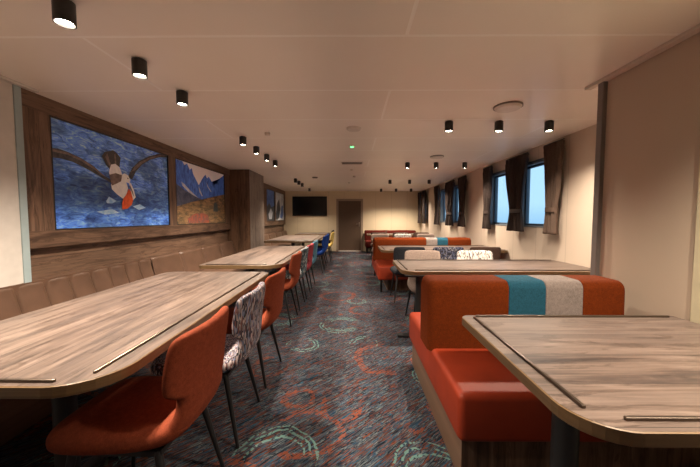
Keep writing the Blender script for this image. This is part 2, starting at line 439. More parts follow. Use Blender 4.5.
def children(o): return [c for c in COL.objects if c.parent == o]
def dup(root, name, loc, rz, label, group=None, swap=None):
    r = root.copy(); COL.objects.link(r); r.name = name; r.location = loc; r.rotation_euler = (0, 0, rz); r['label'] = label
    if group: r['group'] = group
    for ch in children(root):
        c = ch.copy(); COL.objects.link(c); c.parent = r
        if swap and c.data.materials and c.data.materials[0] in swap:
            pass
        for g in children(ch):
            d = g.copy(); COL.objects.link(d); d.parent = c
    return r

# ------------------------------------------------------------------ room shell
XL, XR, YB, YF, HC = -2.62, 2.62, -3.2, 11.5, 2.3
bm = bmesh.new(); box(bm, XL - .3, XR + .3, YB - .2, YF + .3, -.1, 0); struct('floor', bm, M['carpet'])
bm = bmesh.new(); box(bm, XL - .3, XR + .3, YB - .2, YF + .3, HC, HC + .1); struct('ceiling', bm, M['ceiling'])

# window wall with five openings
WZ0, WZ1 = 1.16, 2.09
wins = [(3.92, 4.72), (5.0, 5.74), (7.2, 7.86), (8.25, 8.92), (10.62, 11.2)]
bm = bmesh.new()
T = XR + .14
box(bm, XR, T, 2.26, YF + .1, 0, WZ0); box(bm, XR, T, 2.26, YF + .1, WZ1, HC)
y = 2.26
for a, b2 in wins: box(bm, XR, T, y, a, WZ0, WZ1); y = b2
box(bm, XR, T, y, YF + .1, WZ0, WZ1)
struct('wall_right', bm, M['wall_cream_y'])
for i, (a, b2) in enumerate(wins):
    bm = bmesh.new(); w = .02; x0, x1 = XR - .006, T
    box(bm, x0, x1, a - .001, a + w, WZ0, WZ1); box(bm, x0, x1, b2 - w, b2 + .001, WZ0, WZ1)
    box(bm, x0, x1, a + w, b2 - w, WZ0, WZ0 + w); box(bm, x0, x1, a + w, b2 - w, WZ1 - w, WZ1)
    fr = bpy.data.objects.new('window_%d' % (i + 1), None); COL.objects.link(fr); fr['kind'] = 'structure'
    link('reveal', bm, M['reveal'], fr, False)
    bm = bmesh.new(); x0, x1 = XR + .07, XR + .10; a2, b3, z0, z1, w = a + .02, b2 - .02, WZ0 + .02, WZ1 - .02, .03
    box(bm, x0, x1, a2, a2 + w, z0, z1); box(bm, x0, x1, b3 - w, b3, z0, z1)
    box(bm, x0, x1, a2 + w, b3 - w, z0, z0 + w); box(bm, x0, x1, a2 + w, b3 - w, z1 - w, z1)
    link('window_frame', bm, M['winframe'], fr, False)
    bm = bmesh.new(); box(bm, XR + .083, XR + .089, a2 + w, b3 - w, z0 + w, z1 - w)
    link('pane', bm, M['glass'], fr, False)
    bm = bmesh.new(); box(bm, XR - .02, XR - .001, a - .02, b2 + .02, WZ1, WZ1 + .022)
    link('head_trim', bm, M['winframe'], fr, False)

# near partition beside the first table
XN = 1.84
bm = bmesh.new(); box(bm, XN, T, YB - .1, 2.26, 0, HC); struct('wall_partition', bm, M['wall_near'])
bm = bmesh.new(); box(bm, XN - .03, XN + .03, 2.225, 2.275, 0, HC - .002, .004); struct('trim_1', bm, M['channel_grey'])
bm = bmesh.new(); box(bm, XN - .05, XN, YB, 2.38, HC - .022, HC, .004); struct('trim_2', bm, M['trim_cream'])
bm = bmesh.new(); box(bm, XN - .012, XN, 0.4, 1.61, 0, HC - .022, .003); struct('trim_3', bm, M['joint_yellow'])

# far wall
bm = bmesh.new()
DX0, DX1, DZ = -.57, .39, 1.98
box(bm, XL - .1, DX0, YF, YF + .15, 0, HC); box(bm, DX1, XR + .1, YF, YF + .15, 0, HC); box(bm, DX0, DX1, YF, YF + .15, DZ, HC)
struct('wall_far', bm, M['wall_cream_x'])
d = bpy.data.objects.new('door_1', None); COL.objects.link(d); d['kind'] = 'structure'
bm = bmesh.new(); box(bm, DX0 + .05, DX1 - .05, YF + .01, YF + .06, .02, DZ - .05, .003); link('door_leaf', bm, M['door'], d, False)
bm = bmesh.new()
box(bm, DX0 - .03, DX0 + .05, YF - .015, YF + .08, 0, DZ + .03); box(bm, DX1 - .05, DX1 + .03, YF - .015, YF + .08, 0, DZ + .03); box(bm, DX0 + .05, DX1 - .05, YF - .015, YF + .08, DZ - .05, DZ + .03)
link('door_frame', bm, M['frame_brown'], d, False)
bm = bmesh.new(); box(bm, DX0 + .05, DX1 - .05, YF - .03, YF + .08, 0, .03); link('threshold', bm, M['white_plastic'], d, False)
bm = bmesh.new(); box(bm, DX1 - .13, DX1 - .09, YF - .002, YF + .012, .95, 1.12, .003); tube(bm, (DX1 - .11, YF, 1.05), (DX1 - .11, YF - .05, 1.05), .01, .01); tube(bm, (DX1 - .11, YF - .045, 1.05), (DX1 - .24, YF - .045, 1.05), .01, .009)
link('door_handle', bm, M['steel'], d)
bm = bmesh.new(); box(bm, XL - .1, XR + .1, YB - .15, YB, 0, HC); struct('wall_back', bm, M['wall_cream_x'])

# side wall clad in oak: lining in front of the camera, then framed oak
bm = bmesh.new(); box(bm, XL - .1, -2.5, YB, 2.25, 0, HC); struct('wall_lining', bm, M['cream'])
bm = bmesh.new(); box(bm, -2.56, -2.492, 2.245, 2.298, 0, HC - .002, .004); struct('trim_4', bm, M['channel_blue'])
bm = bmesh.new(); box(bm, -2.5, -2.46, 1.2, 2.40, HC - .02, HC, .003); struct('trim_5', bm, M['cream'])
bm = bmesh.new(); box(bm, XL - .1, XL, 2.21, YF, 0, HC); struct('wall_left', bm, M['wall_oak_y'])
def oak_frame(name, y0, y1, pics):
    root = bpy.data.objects.new(name, None); COL.objects.link(root); root['kind'] = 'structure'
    x0, x1 = XL, -2.55
    bm = bmesh.new(); box(bm, x0, x1, y0, y1, 2.165, HC); link('top_rail', bm, M['wall_oak_y'], root, False)
    bm = bmesh.new(); box(bm, x0, x1, y0, y1, 1.05, 1.19, .003); link('bottom_rail', bm, M['wall_oak_y'], root, False)
    edges = [y0] + [e for p in pics for e in p] + [y1]
    for a, b2 in zip(edges[::2], edges[1::2]):
        if b2 - a > .01:
            bm = bmesh.new(); box(bm, x0, x1 - .002, a, b2, 1.19, 2.165); link('stile', bm, M['wall_oak_z'], root, False)
oak_frame('trim_6', 2.262, 6.3, [(2.56, 4.20), (4.36, 6.04)])
oak_frame('trim_7', 7.3, YF, [(9.0, 9.92), (10.06, 11.30)])
# boxed-out oak column
bm = bmesh.new()
box(bm, XL, -2.14, 6.3, 7.3, 0, HC)
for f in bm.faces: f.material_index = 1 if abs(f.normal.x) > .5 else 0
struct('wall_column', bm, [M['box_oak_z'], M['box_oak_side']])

# ------------------------------------------------------------------ pictures (flat prints)
PX = -2.565
def poly(bm, pts, lift, mi):
    vs = [bm.verts.new((PX + lift, p[0], p[1])) for p in pts]
    f = bm.faces.new(vs); f.material_index = mi
def picture(label, y0, y1, polys, mats, grp='framed prints on the oak wall'):
    z0, z1 = 1.19, 2.165
    root = thing('framed_print', label, 'picture', (0, 0, 0), 0, grp)
    bm = bmesh.new(); box(bm, PX - .03, PX, y0, y1, z0, z1)
    for f in bm.faces: f.material_index = 0
    k = 1
    for pts, mi in polys:
        k += 1; poly(bm, [(min(max(a, y0 + .004), y1 - .004), min(max(b2, z0 + .004), z1 - .004)) for a, b2 in pts], .0006 * k, mi)
    bmesh.ops.triangulate(bm, faces=[f for f in bm.faces if len(f.verts) > 4])
    me = bpy.data.meshes.new('print'); bm.to_mesh(me); bm.free()
    for mm in mats: me.materials.append(mm)
    o = bpy.data.objects.new('print', me); COL.objects.link(o); o.parent = root
    bm = bmesh.new(); w = .012
    box(bm, PX - .02, PX + .014, y0, y0 + w, z0, z1); box(bm, PX - .02, PX + .014, y1 - w, y1, z0, z1)
    box(bm, PX - .02, PX + .014, y0 + w, y1 - w, z0, z0 + w); box(bm, PX - .02, PX + .014, y0 + w, y1 - w, z1 - w, z1)
    link('edge_frame', bm, M['black'], root, False)
    return root
B = {
'wingL': [(2.56, 1.89), (2.63, 1.9), (2.73, 1.89), (2.86, 1.86), (2.99, 1.81), (3.1, 1.74), (3.2, 1.70), (3.22, 1.66), (3.05, 1.72), (2.91, 1.77), (2.77, 1.81), (2.65, 1.82), (2.56, 1.81)],
'wingR': [(3.44, 1.76), (3.52, 1.88), (3.64, 1.98), (3.81, 2.07), (4.03, 2.15), (4.2, 2.16), (4.2, 2.13), (4.02, 2.1), (3.83, 2.03), (3.68, 1.94), (3.57, 1.84), (3.51, 1.74)],
'tail': [(3.09, 1.93), (3.13, 1.98), (3.19, 2.0), (3.24, 2.02), (3.29, 2.0), (3.34, 1.96), (3.32, 1.85), (3.18, 1.81), (3.14, 1.85)],
'neck': [(3.18, 1.81), (3.2, 1.86), (3.26, 1.88), (3.32, 1.85), (3.35, 1.78), (3.31, 1.73), (3.2, 1.72), (3.17, 1.77)],
'shoulder': [(3.17, 1.75), (3.26, 1.78), (3.35, 1.77), (3.33, 1.70), (3.25, 1.66), (3.2, 1.64)],
'body': [(3.19, 1.65), (3.25, 1.7), (3.35, 1.77), (3.4, 1.72), (3.43, 1.64), (3.41, 1.57), (3.35, 1.51), (3.27, 1.55), (3.2, 1.6)],
'head': [(3.34, 1.76), (3.36, 1.785), (3.39, 1.795), (3.44, 1.78), (3.47, 1.73), (3.45, 1.69), (3.4, 1.70)],
'bill': [(3.44, 1.72), (3.48, 1.69), (3.52, 1.62), (3.545, 1.54), (3.5, 1.50), (3.47, 1.61)],
'pouch': [(3.39, 1.55), (3.44, 1.63), (3.48, 1.59), (3.51, 1.52), (3.48, 1.45), (3.41, 1.40), (3.33, 1.39), (3.33, 1.45), (3.35, 1.51)],
'foam': [(3.12, 1.47), (3.16, 1.52), (3.21, 1.5), (3.26, 1.48), (3.2, 1.45), (3.13, 1.45)],
}
picture('print of a white and dark seabird diving into blue sea', 2.56, 4.20,
        [(B['wingL'], 1), (B['wingR'], 1),
         ([(2.58, 1.885), (2.73, 1.885), (2.86, 1.855), (2.99, 1.805), (3.12, 1.73), (3.10, 1.725), (2.98, 1.785), (2.85, 1.835), (2.72, 1.865), (2.58, 1.865)], 4),
         ([(3.49, 1.82), (3.55, 1.895), (3.66, 1.975), (3.82, 2.055), (4.03, 2.13), (4.15, 2.145), (4.03, 2.115), (3.83, 2.04), (3.68, 1.955), (3.58, 1.87)], 4),
         ([(3.5, 1.43), (3.62, 1.46), (3.72, 1.42), (3.6, 1.39)], 5), ([(3.0, 1.36), (3.2, 1.39), (3.3, 1.35), (3.1, 1.33)], 5),
         (B['foam'], 5), (B['tail'], 2), ([(3.13, 1.93), (3.16, 1.97), (3.20, 1.86), (3.18, 1.84)], 4), ([(3.25, 1.98), (3.27, 1.99), (3.275, 1.88), (3.255, 1.88)], 4), (B['neck'], 3), (B['body'], 3), (B['shoulder'], 4), (B['head'], 3), (B['pouch'], 6), (B['bill'], 3), ([(3.42, 1.745), (3.43, 1.755), (3.44, 1.745), (3.43, 1.735)], 1), ([(3.45, 1.66), (3.46, 1.67), (3.50, 1.60), (3.515, 1.54), (3.50, 1.56)], 4)],
        [M['sea'], M['p_wing'], M['p_tail'], M['p_white'], M['p_brown'], M['p_foam'], M['p_orange']])
Q = {
'peaks': [(4.37, 2.15), (4.57, 2.15), (4.62, 2.1), (4.7, 2.14), (4.77, 2.05), (4.83, 2.09), (4.87, 2.0), (4.96, 1.9), (5.04, 1.84), (5.18, 1.98), (5.28, 2.05), (5.33, 1.99), (5.4, 2.03), (5.51, 1.95), (5.62, 1.89), (5.71, 1.94), (5.84, 2.05), (6.03, 2.14), (6.03, 1.71), (5.16, 1.55), (4.37, 1.40)],
'mid': [(4.37, 1.8), (4.57, 1.73), (4.88, 1.65), (5.16, 1.60), (5.3, 1.62), (4.94, 1.50), (4.37, 1.40)],
'snow1': [(4.52, 1.84), (4.61, 1.81), (4.76, 1.73), (5.02, 1.62), (4.95, 1.62), (4.69, 1.71), (4.55, 1.78)],
'snow2': [(5.03, 1.82), (5.08, 1.76), (5.16, 1.67), (5.13, 1.66), (5.05, 1.73)],
'snow3': [(5.30, 1.93), (5.38, 1.84), (5.50, 1.76), (5.44, 1.77), (5.34, 1.84)],
'valley': [(4.37, 1.46), (4.75, 1.54), (5.16, 1.6), (5.65, 1.7), (6.03, 1.76), (6.03, 1.19), (4.37, 1.19)],
'tree': [(5.56, 1.54), (5.6, 1.57), (5.65, 1.59), (5.72, 1.53), (5.73, 1.41), (5.53, 1.41)],
'red': [(4.67, 1.29), (4.87, 1.36), (5.11, 1.38), (5.34, 1.34), (5.37, 1.21), (4.67, 1.21)],
}
picture('print of jagged blue mountains above a brown valley', 4.36, 6.04,
        [(Q['peaks'], 1), (Q['snow1'], 3), (Q['snow2'], 3), (Q['snow3'], 3), (Q['mid'], 2), (Q['valley'], 4), (Q['tree'], 6), (Q['red'], 5)],
        [M['p_dusk'], M['p_peak'], M['p_mid'], M['p_snow'], M['p_valley'], M['p_red'], M['p_tree']])
picture('narrow deep blue print beyond the oak column', 9.0, 9.92,
        [([(9.0, 1.19), (9.92, 1.19), (9.92, 1.7), (9.6, 1.62), (9.3, 1.75), (9.0, 1.6)], 1), ([(9.2, 1.4), (9.5, 1.6), (9.7, 1.45), (9.6, 1.25), (9.3, 1.25)], 2)],
        [M['p_blue'], M['p_dark'], M['p_ice']])
picture('pale icy blue print nearest the television', 10.06, 11.30,
        [([(10.06, 1.3), (10.3, 1.8), (10.6, 1.95), (10.75, 1.6), (10.6, 1.3), (10.2, 1.19)], 1), ([(10.7, 1.3), (10.9, 1.7), (11.15, 1.75), (11.2, 1.4), (11.0, 1.25)], 2)],
        [M['p_ice'], M['p_dark'], M['p_blue']])

# television
t = thing('television', 'black flat television mounted on the far cream wall', 'television', (-1.61, YF - .003, 1.73))
bm = bmesh.new(); box(bm, -.66, .66, -.055, -.02, -.37, .37, .006); link('casing', bm, M['black'], t)
bm = bmesh.new(); box(bm, -.645, .645, -.058, -.053, -.345, .355); link('screen', bm, M['screen'], t, False)
bm = bmesh.new(); box(bm, -.2, .2, -.025, .001, -.15, .15); link('wall_bracket', bm, M['black'], t, False)

# ------------------------------------------------------------------ tables
def rr_outline(x0, x1, y0, y1, radii, n=8):
    """radii for corners (x0,y0),(x1,y0),(x1,y1),(x0,y1) counter-clockwise"""
    pts = []
    for (cx, cy, sx, sy, a0), r in zip(((x0, y0, 1, 1, PI), (x1, y0, -1, 1, 1.5 * PI), (x1, y1, -1, -1, 0), (x0, y1, 1, -1, .5 * PI)), radii):
        for i in range(n + 1):
            a = a0 + .5 * PI * i / n
            pts.append((cx + sx * r + r * math.cos(a), cy + sy * r + r * math.sin(a)))
    return pts
TH = .75
def make_table(label, cx, cy, L, W, rz, radii, rails, peds, group):
    """L along local x, W along local y"""
    t = thing('dining_table', label, 'table', (cx, cy, 0), rz, group)
    a, b2 = L / 2, W / 2; e = .004
    inner = rr_outline(-a + e, a - e, -b2 + e, b2 - e, [max(r - e, .004) for r in radii])
    outer = rr_outline(-a, a, -b2, b2, radii)
    bm = bmesh.new()
    loft(bm, [[(x, y, TH - .042) for x, y in inner], [(x, y, TH) for x, y in inner]])
    link('tabletop', bm, M['table_long_x'], t, False)
    bm = bmesh.new()
    n = len(outer); rings = []
    for src, z in ((inner, TH - .0005), (outer, TH - .003), (outer, TH - .040), (inner, TH - .043)):
        rings.append([bm.verts.new((x, y, z)) for x, y in src])
    for q in range(4):
        r0, r1 = rings[q], rings[(q + 1) % 4]
        for i in range(n): bm.faces.new((r0[i], r0[(i + 1) % n], r1[(i + 1) % n], r1[i]))
    link('edge_band', bm, M['table_edge'], t, False)
    for (x0, y0, x1, y1) in rails:
        bm = bmesh.new(); w = .006
        if x0 == x1: box(bm, x0 - w, x0 + w, y0, y1, TH - .001, TH + .010, .003)
        else: box(bm, x0, x1, y0 - w, y0 + w, TH - .001, TH + .010, .003)
        link('edge_rail', bm, M['rail'], t)
    for (px, py, foot, *cr_) in peds:
        cross = cr_[0] if cr_ else .26
        bm = bmesh.new()
        lathe(bm, [(0, .03), (.055, .03), (.046, .045), (.044, TH - .06), (.044, TH - .055)], 24, 0, px, py)
        box(bm, px - .18, px + .18, py - .18, py + .18, TH - .058, TH - .042, .004)
        p = link('pedestal', bm, M['black'], t)
        bm = bmesh.new()
        fx, fy = (foot, .035) if foot > 0 else (.035, -foot)
        box(bm, px - fx, px + fx, py - fy, py + fy, 0, .032, .012)
        fx, fy = (.035, cross) if foot > 0 else (cross, .035)
        box(bm, px - fx, px + fx, py - fy, py + fy, 0, .030, .012)
        link('foot', bm, M['black'], p)
    return t
G_L = 'long oak tables beside the wall banquette'; G_R = 'oak tables set across the window side'
# rails: local frame; left-side tables are turned by +90 deg: local +x = world +y, local +y = world -x
def left_table(label, y0, y1, x0, x1):
    L, W = y1 - y0, x1 - x0
    a, b2 = L / 2, W / 2
    rails = [(-a + .085, -b2 + .085, a - .06, -b2 + .085), (-a + .03, -b2 + .17, -a + .03, b2 - .08)]
    return make_table(label, (x0 + x1) / 2, (y0 + y1) / 2, L, W, PI / 2, [.19, .10, .10, .05][:4], rails, [(-a + .42, .0, .3, .14), (a - .4, .0, .3, .14)], G_L)
left_table('longest oak table in front of the tan banquette, terracotta chair at its curved corner', .94, 3.02, -1.88, -.825)
left_table('oak table along the oak wall just short of the oak column', 3.42, 5.80, -1.78, -.82)
left_table('oak table beyond the oak column with blue chairs', 7.0, 9.35, -2.08, -.85)
left_table('short oak table under the television', 9.85, 11.1, -1.9, -.78)
def right_table(label, y0, y1, x0, x1, r_near=.16, r_far=.05, peds=None):
    L, W = x1 - x0, y1 - y0; a, b2 = L / 2, W / 2
    rails = [(-a + .062, -b2 + .095, -a + .062, b2 - .05), (-a + .135, -b2 + .048, a - .03, -b2 + .048), (-a + .08, b2 - .03, a - .05, b2 - .03)]
    return make_table(label, (x0 + x1) / 2, (y0 + y1) / 2, L, W, 0, [r_near, .02, .02, r_far], rails, peds or [(-a + .28, 0, .22), (a - .35, 0, .22)], G_R)
right_table('oak table against the plain cream partition in front of the orange bench', .745, 1.672, .607, 1.80, .145, peds=[(-.39, -.10, .22)])
right_table('oak table behind the tall orange bench back, taupe chair tucked under it', 3.05, 3.88, .52, 2.61, .14, .08, peds=[(-.83, -.245, .24, .13), (.75, -.245, .24, .13)])
right_table('oak table between the slate chairs and the striped bench farther back', 5.0, 5.86, .50, 2.61, .14, .08, peds=[(-.405, -.38, .20, .07), (.165, -.38, .20, .07)])
right_table('oak table just beyond the farther striped bench back', 7.15, 7.9, .50, 2.61, .14, .08)
right_table('oak table beside the dark red bench on the far wall', 9.6, 10.4, .50, 2.50, .14, .08)

# ------------------------------------------------------------------ chairs
def sup(n, hw, ht, ex=.45):
    out = []
    for i in range(n):
        a = 2 * PI * i / n; c, s = math.cos(a), math.sin(a)
        out.append((hw * math.copysign(abs(c) ** ex, c), ht * math.copysign(abs(s) ** .75, s)))
    return out
def sweep(bm, st, n=28):
    """st: (y, z, halfwidth, halfthick, lateral curl)"""
    rings = []
    for i, (y, z, hw, ht, curl) in enumerate(st):
        p = st[max(i - 1, 0)]; q = st[min(i + 1, len(st) - 1)]
        ty, tz = q[0] - p[0], q[1] - p[1]; l = math.hypot(ty, tz) or 1; ty /= l; tz /= l
        ny, nz = -tz, ty
        if ny * 0 + nz < 0 or (abs(nz) < .3 and ny < 0): ny, nz = -ny, -nz
        r = []
        for (u, v) in sup(n, hw, ht):
            k = v + curl * (u / .23) ** 2
            r.append((u, y + ny * k, z + nz * k))
        rings.append(r)
    loft(bm, rings)
def smooth_st(st, m=3):
    out = []
    for i in range(len(st) - 1):
        p0 = st[max(i - 1, 0)]; p1 = st[i]; p2 = st[i + 1]; p3 = st[min(i + 2, len(st) - 1)]
        for k in range(m):
            t = k / m
            out.append(tuple(max(0.001, v) if j in (2, 3) else v for j, v in enumerate(
                .5 * ((2 * b) + (-a + c) * t + (2 * a - 5 * b + 4 * c - d) * t * t + (-a + 3 * b - 3 * c + d) * t ** 3)
                for a, b, c, d in zip(p0, p1, p2, p3))))
    out.append(st[-1]); return out
SEAT = [(.252, .452, .10, .012, 0), (.247, .452, .165, .032, 0), (.230, .453, .205, .045, 0), (.18, .455, .230, .051, 0), (.07, .455, .236, .052, 0),
        (-.08, .453, .228, .050, .004), (-.17, .455, .212, .046, .008), (-.222, .469, .200, .041, .014), (-.248, .492, .188, .036, .02)]
BACK = [(-.240, .484, .192, .036, .018), (-.262, .520, .182, .034, .026), (-.272, .560, .172, .032, .034), (-.278, .602, .174, .032, .038), (-.281, .622, .205, .031, .042), (-.284, .642, .228, .030, .046),
        (-.291, .700, .236, .030, .048), (-.300, .765, .236, .029, .046), (-.308, .815, .233, .028, .044), (-.312, .841, .222, .026, .042), (-.315, .856, .192, .019, .036), (-.316, .864, .14, .007, .03)]
def make_chair(label, seat_m, back_m, loc, rz, group):
    t = thing('dining_chair', label, 'chair', loc, rz, group)
    bm = bmesh.new(); sweep(bm, smooth_st(SEAT)); link('seat', bm, seat_m, t)
    bm = bmesh.new(); sweep(bm, smooth_st(BACK)); link('backrest', bm, back_m, t)
    bm = bmesh.new()
    box(bm, -.175, .175, .16, .185, .385, .408, .003); box(bm, -.175, .175, -.185, -.16, .385, .408, .003)
    box(bm, -.18, -.155, -.17, .17, .385, .408, .003); box(bm, .155, .18, -.17, .17, .385, .408, .003)
    link('seat_frame', bm, M['black'], t)
    for sx in (-1, 1):
        for sy in (-1, 1):
            bm = bmesh.new()
            tube(bm, (sx * .165, sy * .165, .40), (sx * .215, sy * .235 - .01, 0), .016, .009, 12)
            link('leg', bm, M['black'], t)
    return t
GL = 'chairs drawn up to the long tables'; GR = 'chairs at the window-side tables'; L90 = PI / 2
def chair_like(src, label, seat_m, back_m, loc, rz, group):
    """a copy of the first chair with its own upholstery"""
    r = src.copy(); COL.objects.link(r); r.location = loc; r.rotation_euler = (0, 0, rz); r['label'] = label; r['group'] = group
    for ch in children(src):
        c = ch.copy(); COL.objects.link(c); c.parent = r
        kind = ch.name.split('.')[0]
        if kind in ('seat', 'backrest'):
            key = (kind, (seat_m if kind == 'seat' else back_m).name)
            if key not in MESHES:
                me = ch.data.copy(); me.materials.clear(); me.materials.append(seat_m if kind == 'seat' else back_m); MESHES[key] = me
            c.data = MESHES[key]
    return r
MESHES = {}
first = make_chair('terracotta chair at the curved corner of the longest oak table', M['terracotta'], M['terracotta'], (-.915, 1.275, 0), L90, GL)
def C(label, mat, x, y, rz, group, seat=None): return chair_like(first, label, seat or mat, mat, (x, y, 0), rz, group)
C('chair in black and white dashed fabric beside the longest oak table', M['dash'], -.895, 1.83, L90 + .03, GL)
C('terracotta chair just past the black and white dashed chair', M['terracotta'], -.895, 2.44, L90 - .03, GL)
C('terracotta chair before the dark teal flecked chair', M['terracotta'], -.97, 3.72, L90, GL)
C('dark teal flecked chair between the terracotta chair and the pink chair', M['dash_teal'], -.97, 4.33, L90, GL)
C('pink chair beside the second long table', M['pink_fab'], -.97, 4.94, L90, GL)
C('grey teal chair between the pink chair and the blue chairs', M['lightteal_fab'], -.97, 5.6, L90, GL)
C('blue chair next to the grey teal chair', M['blue_fab'], -.93, 7.15, L90, GL)
C('blue chair next to the slate chair past the column', M['blue_fab'], -.93, 7.75, L90, GL)
C('slate chair between the blue chair and the mustard chair', M['navy_fab'], -.95, 8.35, L90, GL)
C('mustard chair beside the table near the television', M['yellow_fab'], -.86, 8.95, L90, GL)
C('slate chair at the short table under the television', M['navy_fab'], -.95, 10.4, L90, GL)
# window side: facing the camera (rz = PI) behind tables, backs to the camera (rz = 0) before tables
C('taupe chair tucked under the table behind the orange bench back', M['chairbeige'], .93, 3.69, PI, GR)
C('chair in white and black zigzag fabric next to the taupe chair', M['zig'], 1.62, 3.69, PI, GR)
C('slate chair beside the patterned navy chair, back turned', M['navy_fab'], .86, 4.74, 0, GR)
C('chair with navy flecked back between the slate and dark brown chairs', M['dash_navy'], 1.44, 4.74, 0, GR)
C('dark brown chair nearest the windows, back turned', M['brown_fab'], 1.99, 4.74, 0, GR)
C('taupe chair behind the farther striped bench, at the aisle end of its row', M['chairbeige'], .74, 7.72, PI, GR)
C('pale zigzag chair between two taupe chairs behind the farther striped bench', M['zig'], 1.35, 7.72, PI, GR)
C('taupe chair behind the farther striped bench, nearest the windows', M['chairbeige'], 1.96, 7.72, PI, GR)
C('dark brown chair before the farthest window-side table, nearest the aisle', M['brown_fab'], .80, 9.15, 0, GR)
C('dark brown chair in the middle before the farthest window-side table', M['brown_fab'], 1.45, 9.15, 0, GR)
C('dark brown chair before the farthest window-side table, nearest the windows', M['brown_fab'], 2.05, 9.15, 0, GR)

# ------------------------------------------------------------------ upholstered benches
def bench(label, x0, x1, yf, yb0, yb1, yr, bands, legs=False, top=.895, base_m=None, group='orange benches with striped backs'):
    t = thing('upholstered_bench', label, 'bench', ((x0 + x1) / 2, yf, 0), 0, group)
    ox, oy = (x0 + x1) / 2, yf
    bm = bmesh.new(); box(bm, x0 + .02 - ox, x1 - ox, 0, yr - oy, .215, .46, .035, 4); link('seat', bm, base_m or M['orange_vinyl'], t)
    # backrest: rounded block with vertical bands of colour
    bm = bmesh.new(); r = .05; n = 6
    prof = []
    a, b2 = yb0 - oy, yb1 - oy
    prof = [(a, .44), (a - .004, .6), (a, top - r)]
    for i in range(1, n + 1):
        an = PI - .5 * PI * i / n; prof.append((a + r + r * math.cos(an), top - r + r * math.sin(an)))
    for i in range(0, n + 1):
        an = .5 * PI - .5 * PI * i / n; prof.append((b2 - r + r * math.cos(an), top - r + r * math.sin(an)))
    prof.append((b2, .44))
    cy = (a + b2) / 2
    def ring(x, inset):
        out = []
        for (y, z) in prof:
            k = inset
            yy = y + (k if y < cy else -k); zz = z - (k if z > .6 else 0)
            out.append((x - ox, yy, zz))
        return out
    xs = [(x0 , .045, 0)]
    for i in range(1, 6):
        an = .5 * PI * i / 5; xs.append((x0 + .045 * (1 - math.cos(an)), .045 * (1 - math.sin(an)), 0))
    cur = 0; seq = [(x, k, 0) for x, k, _ in xs]
    bounds = bands
    for bi, bx in enumerate(bounds[1:]):
        seq.append((bx[0] - .003, .0, bi)); seq.append((bx[0], .003, bi)); seq.append((bx[0] + .003, 0, bi + 1))
    for i in range(0, 6):
        an = .5 * PI * i / 5; seq.append((x1 - .045 + .045 * math.sin(an), .045 * (1 - math.cos(an)), len(bounds) - 1))
    rings = [[bm.verts.new(p) for p in ring(x, k)] for x, k, _ in seq]
    for i in range(len(rings) - 1):
        mi = seq[i + 1][2] if seq[i][1] == .003 else seq[i][2]
        for j in range(len(prof) - 1):
            bm.faces.new((rings[i][j], rings[i][j + 1], rings[i + 1][j + 1], rings[i + 1][j])).material_index = mi
    bm.faces.new(rings[0]).material_index = 0; bm.faces.new(rings[-1][::-1]).material_index = len(bounds) - 1
    link('backrest', bm, [M[b[1]] for b in bounds], t)
    ins = .06 if not legs else .22
    bm = bmesh.new(); box(bm, x0 + .045 + (ins - .06) - ox, x1 - .02 - ox, ins - .03, yr - oy - ins, 0, .22); link('plinth', bm, M['plinth'], t, False)
    if legs:
        for lx in (x0 + .08, x1 - .08):
            for ly in (.07, yr - yf - .07):
                bm = bmesh.new(); tube(bm, (lx - ox, ly, .22), (lx - ox, ly, 0), .022, .016); link('leg', bm, M['black'], t)
    return t
bench('orange bench with rust, teal and beige backrest beside the partition', .49, 1.755, 1.38, 1.89, 2.15, 2.66,
      [(None, 'rust'), (.998, 'teal_fab'), (1.233, 'beige_fab'), (1.468, 'rust')])
bench('orange bench with rust, beige and teal back by the second window pair', .43, 2.37, 5.12, 5.93, 6.19, 6.7,
      [(None, 'rust'), (1.47, 'beige_fab'), (1.69, 'teal_fab'), (1.90, 'rust')], True)
bench('dark red bench standing along the far wall by the door', .47, 2.4, 10.68, 11.2, 11.44, 11.46,
      [(None, 'red_fab'), (1.25, 'brown_fab'), (1.32, 'red_fab')], True, .82, M['red_fab'], 'dark red bench')

# ------------------------------------------------------------------ wall banquette (channelled tan vinyl)
def banquette(label, y0, y1, group='tan wall banquette units', pitch=.215, zt=.80, xb=-2.615):
    t = thing('wall_banquette', label, 'banquette', (-2.3, y0, 0), 0, group)
    L = y1 - y0; n = max(1, round(L / pitch)); m = 8
    bm = bmesh.new()
    prof = [(-.0, .44), (-.03, .55), (-.085, .74)] + [(-.085 - .045 + .045 * math.cos(a), .755 + .045 * math.sin(a)) for a in (.0, .4, .8, 1.2, 1.57)] + [(xb + 2.42, .80), (xb + 2.42, .44)]
    rings = []
    PH = (0, .035, .09, .2, .5, .8, .91, .965); BU = (0, .012, .018, .021, .023, .021, .018, .012)
    for i in range(n * m + 1):
        bulge = BU[i % m]
        yy = L * (i // m + PH[i % m]) / n; r = []
        for j, (px, pz) in enumerate(prof):
            k = bulge if j < len(prof) - 2 else 0
            r.append((-.12 + px + k * (1 if j < 6 else .3), yy, pz + (k * .45 if 3 <= j < 8 else 0)))
        rings.append([bm.verts.new(p) for p in r])
    for a, b2 in zip(rings, rings[1:]):
        for j in range(len(prof)): bm.faces.new((a[j], a[(j + 1) % len(prof)], b2[(j + 1) % len(prof)], b2[j]))
    bm.faces.new(rings[0]); bm.faces.new(rings[-1][::-1])
    o = link('backrest', bm, M['tan_vinyl'], t)
    bm = bmesh.new(); box(bm, -.30, .38, .003, L - .003, .33, .46, .03, 3); link('seat', bm, M['tan_vinyl'], t)
    bm = bmesh.new(); box(bm, -.30, .30, .01, L - .01, 0, .33); link('plinth', bm, M['plinth'], t, False)
    return t
banquette('tan channelled banquette below the seabird print', .9, 3.68, xb=-2.49)
banquette('tan banquette below the mountain print, up to the oak column', 3.69, 6.29, pitch=.65)
